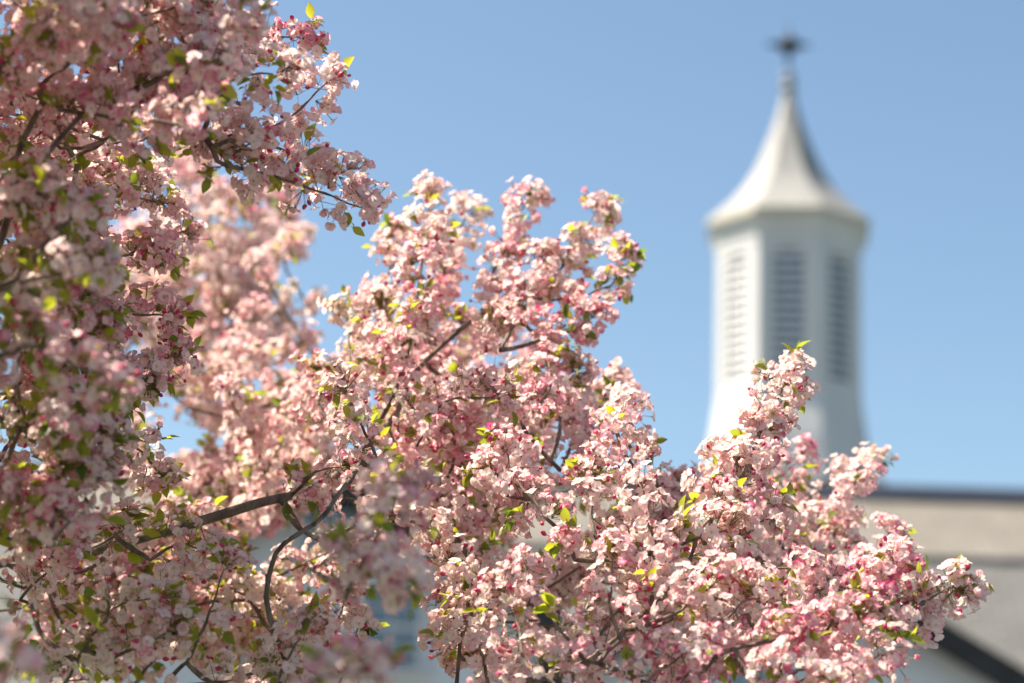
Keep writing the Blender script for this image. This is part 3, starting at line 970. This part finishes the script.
# upper left bough, a little nearer than the focus
bough([(130, 90, 4.15), (200, 60, 4.1), (260, 35, 4.5), (295, 32, 4.5)], pink=.28)
bough([(200, 140, 4.4), (265, 128, 4.5), (300, 108, 4.5), (326, 84, 4.5)], pink=.26)
bough([(225, 165, 4.4), (275, 178, 4.5), (320, 190, 4.55), (360, 206, 4.55)], pink=.28)
bough([(230, 140, 4.4), (280, 158, 4.55), (335, 172, 4.6)], pink=.26)
bough([(40, 86, 4.1), (110, 30, 4.0), (190, 5, 4.0)], pink=.26)
bough([(60, 110, 4.1), (130, 120, 4.05), (200, 110, 4.05)], pink=.26)
bough([(0, 60, 4.0), (50, 30, 3.95), (100, -10, 3.95)], pink=.26)
bough([(150, 60, 4.2), (210, 90, 4.2), (270, 70, 4.2)], pink=.30)
bough([(0, 200, 4.1), (40, 190, 4.05), (75, 215, 4.05)], pink=.30, leaf_n=3.2)
bough([(-20, 300, 4.1), (30, 280, 4.05), (80, 270, 4.05)], pink=.34, leaf_n=3.2)
bough([(-20, 360, 4.15), (40, 350, 4.1), (100, 375, 4.1)], pink=.32, leaf_n=3.4)
bough([(-20, 420, 4.25), (40, 430, 4.2), (95, 440, 4.2)], pink=.32, leaf_n=3.4)
bough([(-20, 520, 4.3), (40, 510, 4.3), (90, 480, 4.3)], pink=.34, leaf_n=2.2)
# far side of the crown, sunlit and soft
bough([(150, 300, 7.6), (220, 260, 7.6), (290, 238, 7.5)], pink=.22)
bough([(200, 320, 7.5), (250, 310, 7.4), (300, 300, 7.3)], pink=.24, leaf_n=2)
bough([(180, 200, 7.7), (230, 200, 7.7), (280, 195, 7.6)], pink=.2)
bough([(90, 190, 7.9), (140, 180, 7.8), (190, 170, 7.8)], pink=.18)
bough([(200, 380, 7.0), (250, 370, 7.0), (305, 345, 6.9)], pink=.22)
bough([(230, 480, 6.4), (255, 455, 6.3), (300, 445, 6.3)], pink=.12)
bough([(240, 420, 6.5), (280, 400, 6.4), (325, 395, 6.4)], pink=.15)
bough([(130, 470, 6.4), (170, 490, 6.3), (215, 495, 6.3)], pink=.15)

CLUSTER_LEN = .24
rt = np.random.default_rng(21)
n_cluster = 0
for pts, kw in T:
    kw = dict(kw)
    hooked = kw.pop('hooked', True)
    # the focus boughs lean: their lower ends hang nearer to the camera, so the light reaches them between the upper ones
    if 4.8 < pts[0][2] < 5.45 and pts[0][0] > 430: pts = [(x_, y_, d_ - .45 * (y_ - 450) / 240) for x_, y_, d_ in pts]
    elif 5.3 < pts[0][2] < 6.1 and pts[0][0] > 315 and pts[0][1] < 600 and min(p_[0] for p_ in pts) < 625: pts = [(x_, y_, d_ - .55 * (y_ - 300) / 240) for x_, y_, d_ in pts]
    elif pts[0][2] < 4.3: pts = [(x_, y_, d_ - .30 * ((y_ % 400) - 120) / 240) for x_, y_, d_ in pts]
    c3 = PP(pts)
    path = crook(catmull(c3, .015), rt, .006)
    full = path
    if hooked:
        hp, hd = hook(path[0])
        if .02 < hd < (.55 if pts[0][2] > 4.4 else .3):
            mid = (hp + path[0]) / 2 + np.array([0, 0, -.06 * hd])
            full = np.vstack([crook(catmull([hp, mid, path[0]], .03), rt, .008)[:-1], path])
    ln = np.linalg.norm(np.diff(path, axis=0), axis=1).sum()
    bgh = wood(full, .0055 if len(full) > len(path) else .004, .0016, 'flowering_branch', tree, 6)
    LIMBS.append(full)
    k = max(1, round(ln / CLUSTER_LEN))
    cuts = np.linspace(0, len(path) - 1, k + 1).astype(int)
    for i in range(k):
        seg = path[cuts[i]:cuts[i + 1] + 1]
        so, le = Soup(), Soup()
        dress(seg, so, le, rt, **kw)
        o = so.build('blossom_cluster', BL_MATS, bgh, TREE_BASE)
        le.build('foliage', [M["leaf"]], bgh, TREE_BASE)
        n_cluster += 1
print('clusters', n_cluster, 'boughs', len(T))


# ---- the rest of the crown: shorter twigs through its volume
def inside(poly, x, y):
    c_ = False
    j = len(poly) - 1
    for i in range(len(poly)):
        xi_, yi_ = poly[i]; xj, yj = poly[j]
        if (yi_ > y) != (yj > y) and x < (xj - xi_) * (y - yi_) / (yj - yi_) + xi_: c_ = not c_
        j = i
    return c_


GAPS = [(28, 470, 16), (215, 450, 14), (195, 455, 12), (175, 438, 10), (100, 150, 10), (66, 150, 8), (188, 228, 9), (130, 342, 8), (155, 48, 7),
        (215, 395, 9), (250, 396, 9), (105, 222, 8), (15, 45, 7), (390, 625, 22), (480, 565, 8), (330, 300, 24), (315, 340, 12), (255, 552, 14), (400, 662, 16)]
fill, fill_leaf, twigs = Soup(), Soup(), MB()
rf_ = np.random.default_rng(33)


def fill_region(poly, d0, d1, count, length=.32, margin=.07, **kw):
    xs = [p[0] for p in poly]; ys = [p[1] for p in poly]
    made = tries = 0
    while made < count and tries < count * 60:
        tries += 1
        x, y, dd = rf_.uniform(min(xs), max(xs)), rf_.uniform(min(ys), max(ys)), rf_.uniform(d0, d1)
        if not inside(poly, x, y): continue
        dd -= .55 * ((y - min(ys)) / (max(ys) - min(ys)) - .5)          # lower twigs hang forward, the upper ones further back
        a = np.array(P(x, y, dd))
        out_ = unit((a - (fork + np.array([0, 0, .2])))[None])[0]
        d = unit((out_ + rf_.normal(size=3) * .55 + np.array([0, 0, .25]))[None])[0]
        b_ = a + d * length * rf_.uniform(.6, 1.1)
        ok = True
        for s in (0, .5, 1.0):
            q_ = project(a + (b_ - a) * s)
            mpx = margin * FPX / dd
            if q_ is None: ok = False; break
            for ang in range(0, 360, 60):
                if not inside(poly, q_[0] + mpx * .8 * math.cos(R(ang)), q_[1] + mpx * .8 * math.sin(R(ang))): ok = False; break
            for gx, gy, gr in GAPS:
                if (q_[0] - gx) ** 2 + (q_[1] - gy) ** 2 < (gr - 3 + mpx * .35) ** 2: ok = False; break
            if not ok: break
        if not ok: continue
        twig(a, b_, **kw)
        made += 1
    if made < count: print('region short', poly[0], made, count)


def twig(a, b_, **kw):
    mid = (a + b_) / 2 + rf_.normal(size=3) * .02
    path = catmull([a, mid, b_], .02)
    hp, hd = hook(a)
    if .02 < hd < .26:
        full = np.vstack([catmull([hp, (hp + a) / 2 + np.array([0, 0, -.08 * hd]) + rf_.normal(size=3) * .03, a], .05)[:-1], path])
    else: full = path
    tube(twigs, full, .0042, .0014, 5)
    dress(path, fill, fill_leaf, rf_, **kw)


BIG = [(-10, -10), (300, -10), (318, 40), (300, 60), (338, 70), (340, 100), (330, 130), (352, 165), (375, 205), (330, 222), (300, 270), (312, 330), (300, 360), (270, 400),
       (300, 420), (330, 380), (330, 330), (370, 300), (365, 240), (395, 190), (470, 185), (485, 230), (530, 180), (560, 200), (600, 190), (622, 200), (638, 270), (625, 310),
       (560, 350), (590, 375), (630, 385), (650, 430), (640, 470), (690, 480), (700, 455), (740, 430), (800, 450), (880, 450), (870, 500), (850, 540), (900, 540), (960, 570), (980, 590),
       (940, 625), (890, 650), (870, 690), (-10, 690)]
fill_region([(-40, -40), (285, -40), (285, 20), (270, 60), (275, 110), (280, 150), (290, 190), (230, 175), (110, 150), (-40, 140)], 3.9, 4.5, 10, pink=.27)
fill_region([(-40, 130), (110, 160), (130, 260), (140, 380), (130, 470), (100, 570), (-40, 580)], 4.15, 5.0, 20, pink=.32, leaf_n=3.8)
fill_region([(60, 150), (240, 170), (320, 222), (325, 250), (300, 270), (312, 320), (308, 365), (260, 410), (140, 440), (90, 420), (60, 300)], 6.6, 8.4, 46, pink=.2, bud_p=.05)
fill_region([(120, 380), (335, 385), (350, 520), (330, 570), (130, 560)], 6.2, 7.2, 22, pink=.15)
fill_region([(-40, 470), (340, 500), (340, 720), (-40, 720)], 5.3, 6.4, 32, pink=.32, leaf_n=4.)
fill_region([(300, 360), (360, 290), (500, 300), (560, 350), (560, 520), (470, 560), (420, 560), (330, 500)], 5.7, 6.7, 30, pink=.30)
fill_region([(470, 540), (520, 440), (640, 440), (700, 480), (720, 550), (850, 560), (900, 570), (940, 610), (880, 650), (860, 720), (450, 720)], 5.6, 6.2, 18, pink=.32)
fill_region([(480, 420), (520, 330), (610, 390), (650, 440), (640, 480), (560, 500)], 5.7, 6.2, 6, pink=.3)

fill_region([(90, 350), (340, 360), (345, 540), (90, 540)], 5.9, 7.0, 22, pink=.2)
fill_region([(290, 540), (370, 540), (372, 720), (290, 720)], 5.2, 5.8, 8, pink=.32, leaf_n=2.4)
fill_region([(400, 440), (540, 440), (540, 720), (440, 720), (445, 590)], 5.5, 6.2, 14, pink=.32)
fill_region([(-40, 60), (120, 90), (120, 240), (-40, 260)], 4.4, 5.6, 12, pink=.28)
fill_region([(50, 100), (250, 100), (250, 215), (50, 215)], 7.2, 8.2, 4, margin=.05, pink=.2)
# outside the picture: the crown goes on to the left and above, coarser blossoms
lo_fill = 0
rc_ = np.array([-1.95, 5.8, 3.0])
tries = 0
while lo_fill < 230 and tries < 20000:
    tries += 1
    v = rf_.normal(size=3); v = v / np.linalg.norm(v) * rf_.uniform(.45, 1.0)
    a = rc_ + v * np.array([2.3, 2.7, 1.35])
    out_ = unit((a - fork)[None])[0]
    d = unit((out_ + rf_.normal(size=3) * .5 + np.array([0, 0, .2]))[None])[0]
    b_ = a + d * .42
    bad = False
    for s in (0, .5, 1.):
        q_ = project(a + (b_ - a) * s)
        if q_ is not None and -60 < q_[0] < W + 60 and -70 < q_[1] < H + 60: bad = True
    if bad or a[2] < 1.9: continue
    # keep the light open over the right hand boughs
    if b_[0] > -.75 and b_[2] > 3.4: continue
    twig(a, b_, pink=.28, lod=True, size=.021, n_fl=(5, 7), spacing=.04, leaf_n=1.4)
    lo_fill += 1
lo_fill = 0
while lo_fill < 320:                                    # unseen crown twigs, added thickly to keep sun off the boughs below
    a = np.array([rf_.uniform(-2.2, -.95), rf_.uniform(3.3, 6.6), rf_.uniform(2.4, 4.0)])
    d = unit((unit((a - fork)[None])[0] + rf_.normal(size=3) * .6)[None])[0]
    b_ = a + d * .42
    if any((q_ := project(a + (b_ - a) * s)) is not None and -50 < q_[0] < W + 60 and -60 < q_[1] < H + 60 for s in (0, .5, 1.)): continue
    twig(a, b_, pink=.28, lod=True, size=.021, n_fl=(5, 7), spacing=.04, leaf_n=3.0)
    lo_fill += 1

o = fill.build('crown', BL_MATS, tree, TREE_BASE); o['kind'] = 'stuff'
o = fill_leaf.build('crown_foliage', [M['leaf']], tree, TREE_BASE); o['kind'] = 'stuff'
o = twigs.build('crown_twigs', M['bark'], tree, smooth=True); o['kind'] = 'stuff'
print('verts', sum(len(me.vertices) for me in bpy.data.meshes))
